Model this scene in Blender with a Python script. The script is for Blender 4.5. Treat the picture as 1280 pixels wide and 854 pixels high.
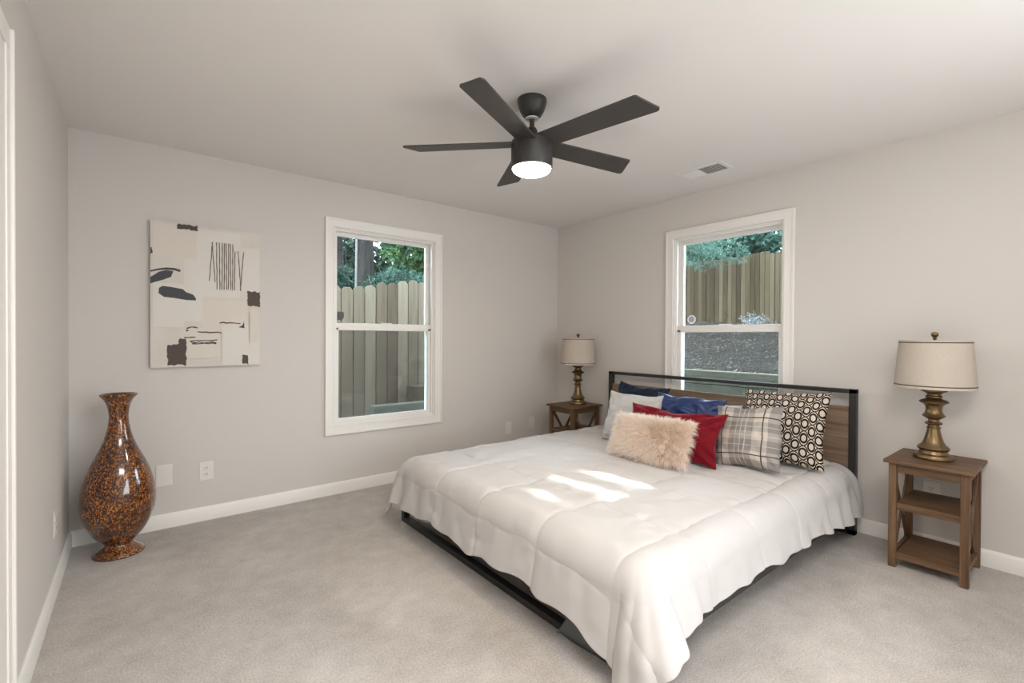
import bpy, bmesh, math, random
import numpy as np
from mathutils import Vector, Matrix

PI = math.pi
sc = bpy.context.scene
for o in list(bpy.data.objects):
    bpy.data.objects.remove(o)
COL = sc.collection
random.seed(7)
RNG = np.random.default_rng(11)

# ------------------------------------------------------------------ camera
YAW, PITCH, ROLL, FPX = 0.6744, -0.0084, 0.0052, 585.9
cam_d = bpy.data.cameras.new('camera')
cam = bpy.data.objects.new('camera', cam_d)
COL.objects.link(cam)
F = Vector((math.sin(YAW) * math.cos(PITCH), math.cos(YAW) * math.cos(PITCH), math.sin(PITCH)))
R0 = Vector((math.cos(YAW), -math.sin(YAW), 0))
U0 = R0.cross(F)
Rv = math.cos(ROLL) * R0 + math.sin(ROLL) * U0
Uv = -math.sin(ROLL) * R0 + math.cos(ROLL) * U0
M = Matrix(((Rv.x, Uv.x, -F.x, -3.623), (Rv.y, Uv.y, -F.y, -3.731), (Rv.z, Uv.z, -F.z, 1.235), (0, 0, 0, 1)))
cam.matrix_world = M
cam_d.sensor_width = 36
cam_d.lens = FPX * 36 / 1280
cam_d.clip_start = 0.02
sc.camera = cam

# ------------------------------------------------------------------ light and exposure
EXPOSURE = 0.58
SUN_DIR = Vector((0.055, -1.0, -0.672)).normalized()      # the way the sunlight travels
SUN_POWER = 14.0
SKY_POWER = 9.0
FAN_POWER = 62.0
REAR_POWER = 56.0
CEIL_POWER = 30.0
sc.view_settings.view_transform = 'Standard'
sc.view_settings.look = 'None'
sc.view_settings.gamma = 1
sc.view_settings.use_curve_mapping = False
sc.view_settings.exposure = EXPOSURE

world = bpy.data.worlds.new('sky')
sc.world = world
world.use_nodes = True
wn = world.node_tree
bg = wn.nodes['Background']
bg.inputs['Color'].default_value = (0.72, 0.88, 1.0, 1)
bg.inputs['Strength'].default_value = SKY_POWER

sun_d = bpy.data.lights.new('sun', 'SUN')
sun_d.energy = SUN_POWER
sun_d.angle = math.radians(0.6)
sun_d.color = (1.0, 0.95, 0.86)
sun = bpy.data.objects.new('sun', sun_d)
COL.objects.link(sun)
sun.rotation_mode = 'QUATERNION'
sun.rotation_quaternion = SUN_DIR.to_track_quat('-Z', 'Y')
sun.location = (-2, 8, 7)

def area(name, loc, direction, sx, sy, power, color):
    d = bpy.data.lights.new(name, 'AREA')
    d.shape = 'RECTANGLE'
    d.size, d.size_y = sx, sy
    d.energy = power
    d.color = color
    o = bpy.data.objects.new(name, d)
    COL.objects.link(o)
    o.location = loc
    o.rotation_mode = 'QUATERNION'
    o.rotation_quaternion = Vector(direction).to_track_quat('-Z', 'Y')
    return o

# unseen area lamp added behind the camera as cool fill
area('rear_fill', (-1.75, -5.1, 1.40), (-0.75, 1, 0.60), 1.9, 2.0, REAR_POWER, (0.90, 0.95, 1.0))

# unseen lamp added under the ceiling, standing in for bounced flash
area('ceiling_fill', (-2.9, -3.85, 2.40), (0.0, 0.0, -1), 1.2, 0.8, CEIL_POWER, (1.0, 0.97, 0.93))

# ------------------------------------------------------------------ node helpers
class X:
    """a socket that writes Math nodes when it is calculated with"""
    def __init__(s, nt, sock): s.nt, s.s = nt, sock
    def _op(s, op, *a):
        n = s.nt.nodes.new('ShaderNodeMath'); n.operation = op
        for i, v in enumerate((s,) + a):
            if isinstance(v, X): s.nt.links.new(v.s, n.inputs[i])
            else: n.inputs[i].default_value = v
        return X(s.nt, n.outputs[0])
    def __add__(s, o): return s._op('ADD', o)
    __radd__ = __add__
    def __sub__(s, o): return s._op('SUBTRACT', o)
    def __rsub__(s, o): return (s * -1.0) + o
    def __mul__(s, o): return s._op('MULTIPLY', o)
    __rmul__ = __mul__
    def __truediv__(s, o): return s._op('DIVIDE', o)
    def sin(s): return s._op('SINE')
    def abs(s): return s._op('ABSOLUTE')
    def frac(s): return s._op('FRACT')
    def floor(s): return s._op('FLOOR')
    def sqrt(s): return s._op('SQRT')
    def lt(s, v): return s._op('LESS_THAN', v)
    def gt(s, v): return s._op('GREATER_THAN', v)
    def min(s, v): return s._op('MINIMUM', v)
    def max(s, v): return s._op('MAXIMUM', v)
    def pw(s, v): return s._op('POWER', v)
    def band(s, lo, hi): return s.gt(lo) * s.lt(hi)

class Mat:
    def __init__(s, name, color=(0.8, 0.8, 0.8), rough=0.5, metal=0.0, spec=0.5):
        s.m = bpy.data.materials.new(name)
        s.m.use_nodes = True
        s.nt = s.m.node_tree
        s.b = s.nt.nodes['Principled BSDF']
        s.b.inputs['Base Color'].default_value = (*color, 1)
        s.b.inputs['Roughness'].default_value = rough
        s.b.inputs['Metallic'].default_value = metal
        s.b.inputs['Specular IOR Level'].default_value = spec
        s.color = color
    def n(s, t): return s.nt.nodes.new(t)
    def l(s, a, b):
        s.nt.links.new(a.s if isinstance(a, X) else a, b)
    def coord(s, kind='Object', scale=(1, 1, 1)):
        tc = s.n('ShaderNodeTexCoord'); mp = s.n('ShaderNodeMapping')
        mp.inputs['Scale'].default_value = scale
        s.l(tc.outputs[kind], mp.inputs['Vector'])
        return mp.outputs[0]
    def uv(s):
        tc = s.n('ShaderNodeTexCoord'); sp = s.n('ShaderNodeSeparateXYZ')
        s.l(tc.outputs['UV'], sp.inputs[0])
        return X(s.nt, sp.outputs[0]), X(s.nt, sp.outputs[1])
    def noise(s, vec, scale, detail=4, rough=0.6, dist=0.0):
        t = s.n('ShaderNodeTexNoise')
        t.inputs['Scale'].default_value = scale; t.inputs['Detail'].default_value = detail
        t.inputs['Roughness'].default_value = rough; t.inputs['Distortion'].default_value = dist
        if vec is not None: s.l(vec, t.inputs['Vector'])
        return X(s.nt, t.outputs[0])
    def ramp(s, fac, stops, interp='LINEAR'):
        r = s.n('ShaderNodeValToRGB'); r.color_ramp.interpolation = interp
        e = r.color_ramp.elements
        while len(e) < len(stops): e.new(0.5)
        for k, (pos, c) in enumerate(stops):
            e[k].position = pos; e[k].color = (*c, 1)
        s.l(fac, r.inputs[0])
        return r.outputs[0]
    def mix(s, fac, a, b, mode='MIX'):
        m = s.n('ShaderNodeMix'); m.data_type = 'RGBA'; m.blend_type = mode
        if isinstance(fac, (int, float)): m.inputs[0].default_value = fac
        else: s.l(fac, m.inputs[0])
        for v, i in ((a, 6), (b, 7)):
            if isinstance(v, tuple): m.inputs[i].default_value = (*v, 1)
            else: s.l(v, m.inputs[i])
        return m.outputs[2]
    def base(s, c): s.l(c, s.b.inputs['Base Color']); return s
    def bump(s, h, strength=0.3, dist=0.01):
        b = s.n('ShaderNodeBump'); b.inputs['Strength'].default_value = strength
        b.inputs['Distance'].default_value = dist
        s.l(h, b.inputs['Height']); s.l(b.outputs[0], s.b.inputs['Normal'])
        return s
    def set(s, **k):
        for a, v in k.items(): s.b.inputs[a.replace('_', ' ')].default_value = v
        return s

# ------------------------------------------------------------------ materials
MT = {}
def wallmat(name, c):
    m = Mat(name, c, 0.75, spec=0.25)
    m.bump(m.noise(m.coord(), 180, 3), 0.06, 0.002)
    return m.m
MT['wall'] = wallmat('warm_grey_wall_paint', (0.665, 0.632, 0.597))
MT['ceiling'] = wallmat('ceiling_paint', (0.80, 0.77, 0.74))
MT['trim'] = Mat('white_trim_paint', (0.86, 0.835, 0.80), 0.35).m
MT['plate'] = Mat('white_plastic', (0.78, 0.76, 0.73), 0.3).m
MT['slot'] = Mat('dark_slot', (0.03, 0.03, 0.03), 0.6).m
m = Mat('carpet', (0.5, 0.5, 0.5), 1.0, spec=0.05)
v = m.coord()
big = m.noise(v, 1.6, 2, 0.5, 0.6); mid = m.noise(v, 9, 4, 0.65); fine = m.noise(v, 120, 3, 0.8); pile = m.noise(v, 420, 2, 0.6)
t = big * 0.22 + mid * 0.22 + fine * 0.56
m.base(m.ramp(t, [(0.34, (0.40, 0.365, 0.335)), (0.5, (0.60, 0.56, 0.525)), (0.66, (0.78, 0.74, 0.70))]))
m.bump(fine * 0.6 + pile * 0.5 + mid * 0.5, 0.7, 0.012)
MT['carpet'] = m.m
MT['fan'] = Mat('matte_black_fan_metal', (0.030, 0.028, 0.026), 0.42).m
MT['blade'] = Mat('matte_black_fan_blade', (0.050, 0.046, 0.043), 0.5).m
MT['bedmetal'] = Mat('black_bed_steel', (0.022, 0.021, 0.021), 0.45).m
MT['bedfabric'] = Mat('dark_grey_under_bed_cloth', (0.10, 0.105, 0.105), 0.8).m

def wood(name, dark, mid_, light, axis, rough=0.5, scale=1.0):
    m = Mat(name, mid_, rough, spec=0.35)
    s = [26 * scale] * 3; s[axis] = 1.6 * scale
    v = m.coord('Object', tuple(s))
    n1 = m.noise(v, 1.0, 6, 0.62, 0.5)
    s2 = [90 * scale] * 3; s2[axis] = 4 * scale
    n2 = m.noise(m.coord('Object', tuple(s2)), 1.0, 3, 0.6)
    t = n1 * 0.75 + n2 * 0.25
    m.base(m.ramp(t, [(0.32, dark), (0.5, mid_), (0.68, light)]))
    m.bump(n2, 0.12, 0.002)
    return m.m
for ax in (0, 1, 2):
    MT['oak%d' % ax] = wood('weathered_brown_oak_%s' % 'xyz'[ax], (0.062, 0.032, 0.015), (0.140, 0.078, 0.040), (0.225, 0.138, 0.076), ax)
MT['headwood'] = wood('greyish_brown_headboard_wood', (0.12, 0.075, 0.045), (0.215, 0.145, 0.095), (0.31, 0.225, 0.155), 1, 0.55)
MT['brass'] = Mat('aged_brass', (0.20, 0.138, 0.068), 0.36, 0.85).m
m = Mat('linen_shade', (0.66, 0.58, 0.50), 0.9, spec=0.1)
v = m.coord('Object', (1, 1, 6)); m.bump(m.noise(v, 160, 3), 0.2, 0.002)
m.base(m.ramp(m.noise(m.coord('Object', (1, 1, 8)), 120, 3), [(0.3, (0.47, 0.405, 0.34)), (0.7, (0.57, 0.505, 0.435))]))
MT['shade'] = m.m
MT['shadetrim'] = Mat('brown_shade_trim', (0.10, 0.065, 0.045), 0.7).m
# vase: tortoiseshell amber lacquer
m = Mat('tortoiseshell_lacquer', (0.3, 0.1, 0.02), 0.12, spec=0.6)
vo = m.n('ShaderNodeTexVoronoi'); vo.inputs['Scale'].default_value = 210
vm = m.coord('Object', (1, 1, 0.62))
nz = m.n('ShaderNodeTexNoise'); nz.inputs['Scale'].default_value = 40; m.l(vm, nz.inputs['Vector'])
va = m.n('ShaderNodeVectorMath'); va.operation = 'MULTIPLY_ADD'; va.inputs[1].default_value = (0.03, 0.03, 0.03)
m.l(nz.outputs[1], va.inputs[0]); m.l(vm, va.inputs[2]); m.l(va.outputs[0], vo.inputs['Vector'])
sp = m.n('ShaderNodeSeparateColor'); m.l(vo.outputs['Color'], sp.inputs[0])
cell = X(m.nt, sp.outputs[0]); cell2 = X(m.nt, sp.outputs[1])
patch = m.noise(m.coord(), 7, 3)
t = cell * 0.66 + patch * 0.55 - 0.13
m.base(m.ramp(t, [(0.18, (0.010, 0.004, 0.004)), (0.40, (0.050, 0.013, 0.007)), (0.56, (0.125, 0.032, 0.008)), (0.72, (0.34, 0.11, 0.012)), (0.92, (0.62, 0.28, 0.03))]))
m.set(Coat_Weight=0.7, Coat_Roughness=0.05)
MT['vase'] = m.m

def cloth(name, c, rough=0.9, sheen=0.25, bscale=260, bs=0.25, c2=None):
    m = Mat(name, c, rough, spec=0.15)
    n = m.noise(m.coord(), bscale, 3)
    if c2: m.base(m.ramp(n, [(0.3, c2), (0.7, c)]))
    m.bump(n, bs, 0.002)
    m.set(Sheen_Weight=sheen, Sheen_Roughness=0.4)
    return m
MT['duvet'] = cloth('white_duvet_cotton', (0.595, 0.576, 0.566), 0.8, 0.1, 400, 0.08).m
MT['mattress'] = cloth('mattress_ticking', (0.6, 0.58, 0.55)).m
MT['linen'] = cloth('light_grey_linen', (0.56, 0.54, 0.52), 0.95, 0.2, 240, 0.5, (0.44, 0.42, 0.40)).m
MT['whitecotton'] = cloth('white_cotton', (0.74, 0.73, 0.72)).m
MT['navy'] = cloth('dark_navy_cloth', (0.017, 0.025, 0.048), 0.85, 0.15).m
m = cloth('royal_blue_satin', (0.004, 0.026, 0.125), 0.36, 0.2, 300, 0.05); m.set(Specular_IOR_Level=0.6); MT['blue'] = m.m
m = cloth('crimson_velvet', (0.165, 0.005, 0.012), 0.8, 0.35, 200, 0.2); m.b.inputs['Sheen Tint'].default_value = (1, 0.35, 0.38, 1); MT['red'] = m.m
# plaid
m = Mat('grey_cream_plaid', (0.5, 0.5, 0.5), 0.95, spec=0.1)
u, v_ = m.uv()
cream, lg, dg = (0.56, 0.50, 0.44), (0.36, 0.332, 0.31), (0.215, 0.20, 0.19)
def wide(t): return t.band(0.33, 0.66)
def side(t): return (t.lt(0.13) + t.gt(0.87)).min(1.0)
a = (wide(u) + side(u)).min(1.0); b = (v_.band(0.27, 0.45) + v_.band(0.58, 0.72) + side(v_)).min(1.0)
c = m.mix(a, cream, lg); c = m.mix(b * 0.75, c, m.mix(a, lg, dg))
fl = ((u - 0.43).abs().lt(0.006) + (u - 0.5).abs().lt(0.006) + (u - 0.57).abs().lt(0.006)) * wide(u) + (v_ - 0.515).abs().lt(0.006) + (v_ - 0.36).abs().lt(0.005) + (v_ - 0.65).abs().lt(0.005)
c = m.mix(fl.min(0.6), c, (0.62, 0.58, 0.53))
dk = (u - 0.20).abs().lt(0.0085) + (u - 0.80).abs().lt(0.0085) + (v_ - 0.21).abs().lt(0.0085) + (v_ - 0.79).abs().lt(0.0085)
c = m.mix(dk.min(1.0), c, (0.07, 0.06, 0.065))
m.base(c); m.bump(m.noise(m.coord(), 320, 3), 0.4, 0.002)
MT['plaid'] = m.m
# trellis of linked ovals
m = Mat('cream_black_trellis_print', (0.5, 0.5, 0.5), 0.9, spec=0.1)
u, v_ = m.uv()
NX, NY = 6.2, 5.8
def ring(du, dv, rx, ry, w):
    fu = (u * NX + du).frac() - 0.5; fv = (v_ * NY + dv).frac() - 0.5
    d = ((fu / rx) * (fu / rx) + (fv / ry) * (fv / ry)).sqrt()
    return (d - 1.0).abs().lt(w)
k = ring(0.0, 0.0, 0.21, 0.29, 0.25) + ring(0.5, 0.5, 0.21, 0.29, 0.25)
x1 = (u * NX + v_ * NY); x2 = (u * NX - v_ * NY)
def link(t, s):
    f = ((t + 0.5).frac() - 0.5)
    return ((f + (s * (2 * PI)).sin() * 0.07).abs()).lt(0.055)
def inside(du, dv):
    fu = (u * NX + du).frac() - 0.5; fv = (v_ * NY + dv).frac() - 0.5
    return ((fu / 0.21) * (fu / 0.21) + (fv / 0.29) * (fv / 0.29)).lt(1.0)
ins = (inside(0.0, 0.0) + inside(0.5, 0.5)).min(1.0)
k = k + (link(x1 + 0.5, x2) + link(x2 + 0.5, x1)) * (1.0 - ins)
m.base(m.mix(k.min(1.0), (0.60, 0.53, 0.45), (0.018, 0.012, 0.010)))
m.bump(m.noise(m.coord(), 300, 3), 0.35, 0.002)
MT['trellis'] = m.m
MT['piping'] = Mat('black_piping', (0.015, 0.012, 0.012), 0.8).m
# fur strands: peach at the root, white at the tip (a property of the strand)
m = Mat('peach_white_fur', (0.8, 0.7, 0.6), 0.75, spec=0.2)
at = m.n('ShaderNodeAttribute'); at.attribute_name = 'strand'
m.base(m.ramp(X(m.nt, at.outputs['Fac']), [(0.0, (0.96, 0.80, 0.66)), (0.45, (0.97, 0.88, 0.78)), (1.0, (0.98, 0.96, 0.94))]))
tl = m.n('ShaderNodeBsdfTranslucent'); tl.inputs[0].default_value = (0.95, 0.86, 0.78, 1)
mx_ = m.n('ShaderNodeMixShader'); mx_.inputs[0].default_value = 0.5
m.l(m.b.outputs[0], mx_.inputs[1]); m.l(tl.outputs[0], mx_.inputs[2]); m.l(mx_.outputs[0], m.nt.nodes['Material Output'].inputs[0])
MT['fur'] = m.m
# canvas
m = Mat('pale_canvas_paint', (0.7, 0.66, 0.6), 0.8, spec=0.2)
n = m.noise(m.coord(), 6, 4)
m.base(m.ramp(n, [(0.3, (0.66, 0.615, 0.55)), (0.7, (0.72, 0.68, 0.62))])); m.bump(m.noise(m.coord(), 300, 2), 0.15, 0.001)
MT['canvas'] = m.m
MT['canvas_white'] = Mat('canvas_white_paint', (0.73, 0.69, 0.645), 0.7).m
MT['canvas_cream'] = Mat('canvas_cream_paint', (0.71, 0.655, 0.58), 0.7).m
MT['paint_brown'] = Mat('dark_brown_paint', (0.065, 0.045, 0.035), 0.55).m
MT['paint_slate'] = Mat('charcoal_slate_paint', (0.035, 0.037, 0.042), 0.5).m
MT['paint_line'] = Mat('taupe_line_paint', (0.14, 0.11, 0.085), 0.6).m
# glass: clear pane with a faint reflection
def glassmat(name, tint, gl):
    m = Mat(name)
    nt = m.nt; nt.nodes.remove(m.b)
    out = nt.nodes['Material Output']
    tr = m.n('ShaderNodeBsdfTransparent'); tr.inputs[0].default_value = (*tint, 1)
    g = m.n('ShaderNodeBsdfGlossy'); g.inputs['Roughness'].default_value = 0.02
    fr = m.n('ShaderNodeFresnel'); fr.inputs[0].default_value = gl
    mx = m.n('ShaderNodeMixShader')
    m.l(fr.outputs[0], mx.inputs[0]); m.l(tr.outputs[0], mx.inputs[1]); m.l(g.outputs[0], mx.inputs[2])
    m.l(mx.outputs[0], out.inputs[0])
    return m.m
MT['glass'] = glassmat('window_glass', (0.97, 0.985, 0.98), 1.35)
m = Mat('insect_screen_mesh', (0.06, 0.063, 0.066), 0.7)
m.set(Alpha=0.42)
MT['screen'] = m.m
MT['sticker'] = Mat('white_sticker', (0.75, 0.78, 0.80), 0.4).m
MT['sticker_grey'] = Mat('grey_sticker_print', (0.33, 0.37, 0.42), 0.4).m
MT['sticker_back'] = Mat('dark_sticker_back', (0.10, 0.10, 0.09), 0.6).m
# outdoors
m = Mat('weathered_fence_wood', (0.0918, 0.0765, 0.0612), 0.85, spec=0.1)
n1 = m.noise(m.coord('Object', (30, 30, 1.5)), 1.0, 5, 0.65)
inf = m.n('ShaderNodeObjectInfo')
t = n1 * 0.55 + X(m.nt, inf.outputs['Random']) * 0.50
m.base(m.ramp(t, [(0.25, (0.03978, 0.02907, 0.01897)), (0.55, (0.0918, 0.07188, 0.05049)), (0.85, (0.1408, 0.1163, 0.08724))]))
MT['fence'] = m.m
m = Mat('brown_fence_wood', (0.0918, 0.0765, 0.0612), 0.85, spec=0.1)
n1 = m.noise(m.coord('Object', (30, 30, 1.5)), 1.0, 5, 0.65)
inf = m.n('ShaderNodeObjectInfo')
t = n1 * 0.55 + X(m.nt, inf.outputs['Random']) * 0.50
m.base(m.ramp(t, [(0.25, (0.02601, 0.01775, 0.009792)), (0.55, (0.05661, 0.04131, 0.02448)), (0.85, (0.08874, 0.06888, 0.0459))]))
MT['fence_brown'] = m.m
m = Mat('treated_timber', (0.0765, 0.08262, 0.0612), 0.8, spec=0.15)
m.base(m.ramp(m.noise(m.coord('Object', (2, 25, 25)), 1.0, 5), [(0.3, (0.0459, 0.04896, 0.03519)), (0.7, (0.101, 0.101, 0.0765))]))
MT['timber'] = m.m
m = Mat('bark_mulch', (0.01836, 0.0153, 0.01377), 0.95, spec=0.1)
vo = m.n('ShaderNodeTexVoronoi'); vo.inputs['Scale'].default_value = 22; m.l(m.coord('Object', (1, 1.6, 1)), vo.inputs['Vector'])
sp = m.n('ShaderNodeSeparateColor'); m.l(vo.outputs['Color'], sp.inputs[0])
m.base(m.ramp(X(m.nt, sp.outputs[0]), [(0.0, (0.00544, 0.00544, 0.0051)), (0.6, (0.01632, 0.01598, 0.0136)), (0.93, (0.02448, 0.02312, 0.0204)), (0.985, (0.0816, 0.07616, 0.07072))]))
m.bump(X(m.nt, vo.outputs['Distance']), 0.8, 0.05)
MT['mulch'] = m.m
m = Mat('yard_soil', (0.03978, 0.03366, 0.02601), 0.95, spec=0.05)
m.base(m.ramp(m.noise(m.coord(), 8, 6), [(0.3, (0.02142, 0.01836, 0.01377)), (0.7, (0.0612, 0.05202, 0.03978))]))
MT['soil'] = m.m
m = Mat('tree_bark', (0.02142, 0.01836, 0.0153), 0.95, spec=0.1)
n = m.noise(m.coord('Object', (14, 14, 3)), 1.0, 6, 0.7)
m.base(m.ramp(n, [(0.35, (0.01071, 0.00918, 0.008568)), (0.65, (0.03978, 0.03519, 0.03213))])); m.bump(n, 0.8, 0.05)
MT['bark'] = m.m
MT['palebark'] = Mat('pale_bark', (0.0918, 0.09486, 0.08874), 0.8).m
def leafmat(name, c0, c1, c2):
    m = Mat(name, c1, 0.55, spec=0.3)
    at = m.n('ShaderNodeAttribute'); at.attribute_name = 'tint'
    c = m.ramp(X(m.nt, at.outputs['Fac']), [(0.0, c0), (0.6, c1), (1.0, c2)])
    m.base(c)
    tl = m.n('ShaderNodeBsdfTranslucent'); m.l(c, tl.inputs[0])
    mx = m.n('ShaderNodeMixShader'); mx.inputs[0].default_value = 0.35
    m.l(m.b.outputs[0], mx.inputs[1]); m.l(tl.outputs[0], mx.inputs[2])
    m.l(mx.outputs[0], m.nt.nodes['Material Output'].inputs[0])
    return m.m
MT['leaf'] = leafmat('green_leaves', (0.00765, 0.02754, 0.01071), (0.02142, 0.06732, 0.02142), (0.0765, 0.1408, 0.03978))
MT['darkleaf'] = leafmat('dark_distant_leaves', (0.00272, 0.00816, 0.00544), (0.0068, 0.02176, 0.01224), (0.0204, 0.0578, 0.0272))
MT['needle'] = leafmat('blue_green_needles', (0.01071, 0.03366, 0.02295), (0.02754, 0.07344, 0.05202), (0.07956, 0.1438, 0.1163))
MT['pale_spot'] = leafmat('pale_spot_leaves', (0.0918, 0.1102, 0.1224), (0.153, 0.1714, 0.1836), (0.2203, 0.2387, 0.2509))

# ------------------------------------------------------------------ geometry helpers
class G:
    """collects shapes and links them as ONE mesh object"""
    def __init__(s): s.v, s.f, s.mi = [], [], []
    def add(s, vs, fs, mi=0):
        b = len(s.v)
        s.v += [tuple(map(float, q)) for q in vs]
        s.f += [tuple(i + b for i in q) for q in fs]
        s.mi += [mi] * len(fs)
        return s
    def box(s, x0, x1, y0, y1, z0, z1, mi=0, mtx=None):
        vs = [(x, y, z) for z in (z0, z1) for y in (y0, y1) for x in (x0, x1)]
        if mtx is not None: vs = [mtx @ Vector(q) for q in vs]
        return s.add(vs, [(0, 2, 3, 1), (4, 5, 7, 6), (0, 1, 5, 4), (2, 6, 7, 3), (0, 4, 6, 2), (1, 3, 7, 5)], mi)
    def bar(s, a, b, w, d, up=(0, 0, 1), mi=0):
        """rectangular bar from a to b: w across, d along 'up'"""
        a, b = Vector(a), Vector(b); t = (b - a).normalized()
        up = Vector(up); n = (up - t * up.dot(t)).normalized(); q = t.cross(n)
        vs = [p_ + q * (w / 2 * sx) + n * (d / 2 * sy) for p_ in (a, b) for sx, sy in ((-1, -1), (1, -1), (1, 1), (-1, 1))]
        return s.add(vs, [(3, 2, 1, 0), (4, 5, 6, 7), (0, 1, 5, 4), (1, 2, 6, 5), (2, 3, 7, 6), (3, 0, 4, 7)], mi)
    def lathe(s, prof, n=48, c=(0, 0, 0), mi=0):
        b = len(prof); vs = []; fs = []
        for r, z in prof:
            for k in range(n):
                t = 2 * PI * k / n
                vs.append((c[0] + r * math.cos(t), c[1] + r * math.sin(t), c[2] + z))
        for i in range(b - 1):
            for k in range(n):
                k2 = (k + 1) % n
                fs.append((i * n + k, i * n + k2, (i + 1) * n + k2, (i + 1) * n + k))
        return s.add(vs, fs, mi)
    def prism(s, poly, z0, z1, mi=0, mtx=None):
        n = len(poly)
        vs = [(x, y, z0) for x, y in poly] + [(x, y, z1) for x, y in poly]
        if mtx is not None: vs = [mtx @ Vector(q) for q in vs]
        fs = [tuple(reversed(range(n))), tuple(range(n, 2 * n))]
        fs += [(i, (i + 1) % n, n + (i + 1) % n, n + i) for i in range(n)]
        return s.add(vs, fs, mi)
    def tube(s, pts, r, n=8, mi=0):
        pts = [Vector(q) for q in pts]; rs = r if isinstance(r, (list, tuple)) else [r] * len(pts)
        vs = []
        for i, q in enumerate(pts):
            t = (pts[min(i + 1, len(pts) - 1)] - pts[max(i - 1, 0)]).normalized()
            ref = Vector((0, 0, 1)) if abs(t.z) < 0.9 else Vector((1, 0, 0))
            a = t.cross(ref).normalized(); b = t.cross(a)
            vs += [q + (a * math.cos(2 * PI * k / n) + b * math.sin(2 * PI * k / n)) * rs[i] for k in range(n)]
        fs = [(i * n + k, i * n + (k + 1) % n, (i + 1) * n + (k + 1) % n, (i + 1) * n + k) for i in range(len(pts) - 1) for k in range(n)]
        fs += [tuple(range(n)), tuple(reversed(range((len(pts) - 1) * n, len(pts) * n)))]
        return s.add(vs, fs, mi)
    def frame(s, x0, x1, z0, z1, w, y0, y1, mi=0, wb=None):
        """mitred rectangular frame in the xz plane"""
        wb = w if wb is None else wb
        o = [(x0, z0), (x1, z0), (x1, z1), (x0, z1)]; i = [(x0 + w, z0 + wb), (x1 - w, z0 + wb), (x1 - w, z1 - w), (x0 + w, z1 - w)]
        vs = [(x, y, z) for y in (y0, y1) for ring_ in (o, i) for x, z in ring_]
        fs = []
        for k in range(4):
            j = (k + 1) % 4
            fs += [(k, j, 4 + j, 4 + k), (8 + j, 8 + k, 12 + k, 12 + j), (j, k, 8 + k, 8 + j), (4 + k, 4 + j, 12 + j, 12 + k)]
        return s.add(vs, fs, mi)
    def build(s, name, mats, parent=None, bevel=0.0, smooth=False, seg=2, loc=None):
        me = bpy.data.meshes.new(name)
        me.from_pydata(s.v, [], s.f)
        mats = mats if isinstance(mats, (list, tuple)) else [mats]
        for q in mats: me.materials.append(q)
        me.polygons.foreach_set('material_index', s.mi)
        bm = bmesh.new(); bm.from_mesh(me)
        bmesh.ops.recalc_face_normals(bm, faces=bm.faces); bm.to_mesh(me); bm.free()
        if smooth:
            me.polygons.foreach_set('use_smooth', [True] * len(me.polygons))
            if smooth != 'all':
                me.set_sharp_from_angle(angle=math.radians(38))
        o = bpy.data.objects.new(name, me); COL.objects.link(o)
        if parent: o.parent = parent
        if loc: o.location = loc
        if bevel:
            b = o.modifiers.new('bevel', 'BEVEL'); b.width = bevel; b.segments = seg; b.limit_method = 'ANGLE'
            b.angle_limit = math.radians(40); b.harden_normals = False
        return o

def tag(o, label, cat, group=None, kind=None):
    if label: o['label'] = label
    if cat: o['category'] = cat
    if group: o['group'] = group
    if kind: o['kind'] = kind
    return o
def empty(name, loc=(0, 0, 0), rz=0.0):
    o = bpy.data.objects.new(name, None); COL.objects.link(o)
    o.location = loc; o.rotation_euler = (0, 0, rz); o.empty_display_size = 0.1
    return o
def thing(name, label, cat, loc=(0, 0, 0), rz=0.0, group=None):
    return tag(empty(name, loc, rz), label, cat, group)
def struct(o, label, cat): return tag(o, label, cat, None, 'structure')
def dup(root, loc, rz=None, label=None):
    r = root.copy(); COL.objects.link(r); r.location = loc
    if rz is not None: r.rotation_euler = (0, 0, rz)
    if label: r['label'] = label
    for ch in list(root.children):
        c = ch.copy(); COL.objects.link(c); c.parent = r
        for g in list(ch.children):
            d = g.copy(); COL.objects.link(d); d.parent = c
    return r

# ------------------------------------------------------------------ the room
LX, RY, H, T = -3.935, -5.2, 2.44, 0.15
W1, W2 = (-2.493, -1.467), (-2.392, -1.365)               # casing outer edges: along x on the back wall, along y on the right wall
WZ = (0.465, 2.160)
CW = 0.070
def hole_wall(lo, hi, h0, h1):
    """boxes (along, z) of a wall lo..hi with one opening"""
    return [(lo, h0, 0, H), (h1, hi, 0, H), (h0, h1, 0, WZ[0] + CW), (h0, h1, WZ[1] - CW, H)]
g = G().box(LX - T, T, RY - T, T, -0.12, 0.0); struct(g.build('floor', MT['carpet']), 'pale beige grey carpet covering the whole floor', 'floor')
g = G().box(LX - T, T, RY - T, T, H, H + 0.12); struct(g.build('ceiling', MT['ceiling']), 'plain off-white ceiling', 'ceiling')
g = G()
for a, b, c, d in hole_wall(LX - T, T, W1[0] + CW, W1[1] - CW): g.box(a, b, 0, T, c, d)
struct(g.build('wall_back', MT['wall']), 'warm grey wall with the painting and a window', 'wall')
g = G()
for a, b, c, d in hole_wall(RY, 0, W2[0] + CW, W2[1] - CW): g.box(0, T, a, b, c, d)
struct(g.build('wall_right', MT['wall']), 'warm grey wall behind the headboard', 'wall')
g = G().box(LX - T, LX, RY, 0, 0, H); struct(g.build('wall_left', MT['wall']), 'warm grey wall at the left edge', 'wall')
g = G().box(LX - T, T, RY - T, RY, 0, H); struct(g.build('wall_rear', MT['wall']), 'warm grey wall behind the viewer', 'wall')
BH, BT = 0.092, 0.014
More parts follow.
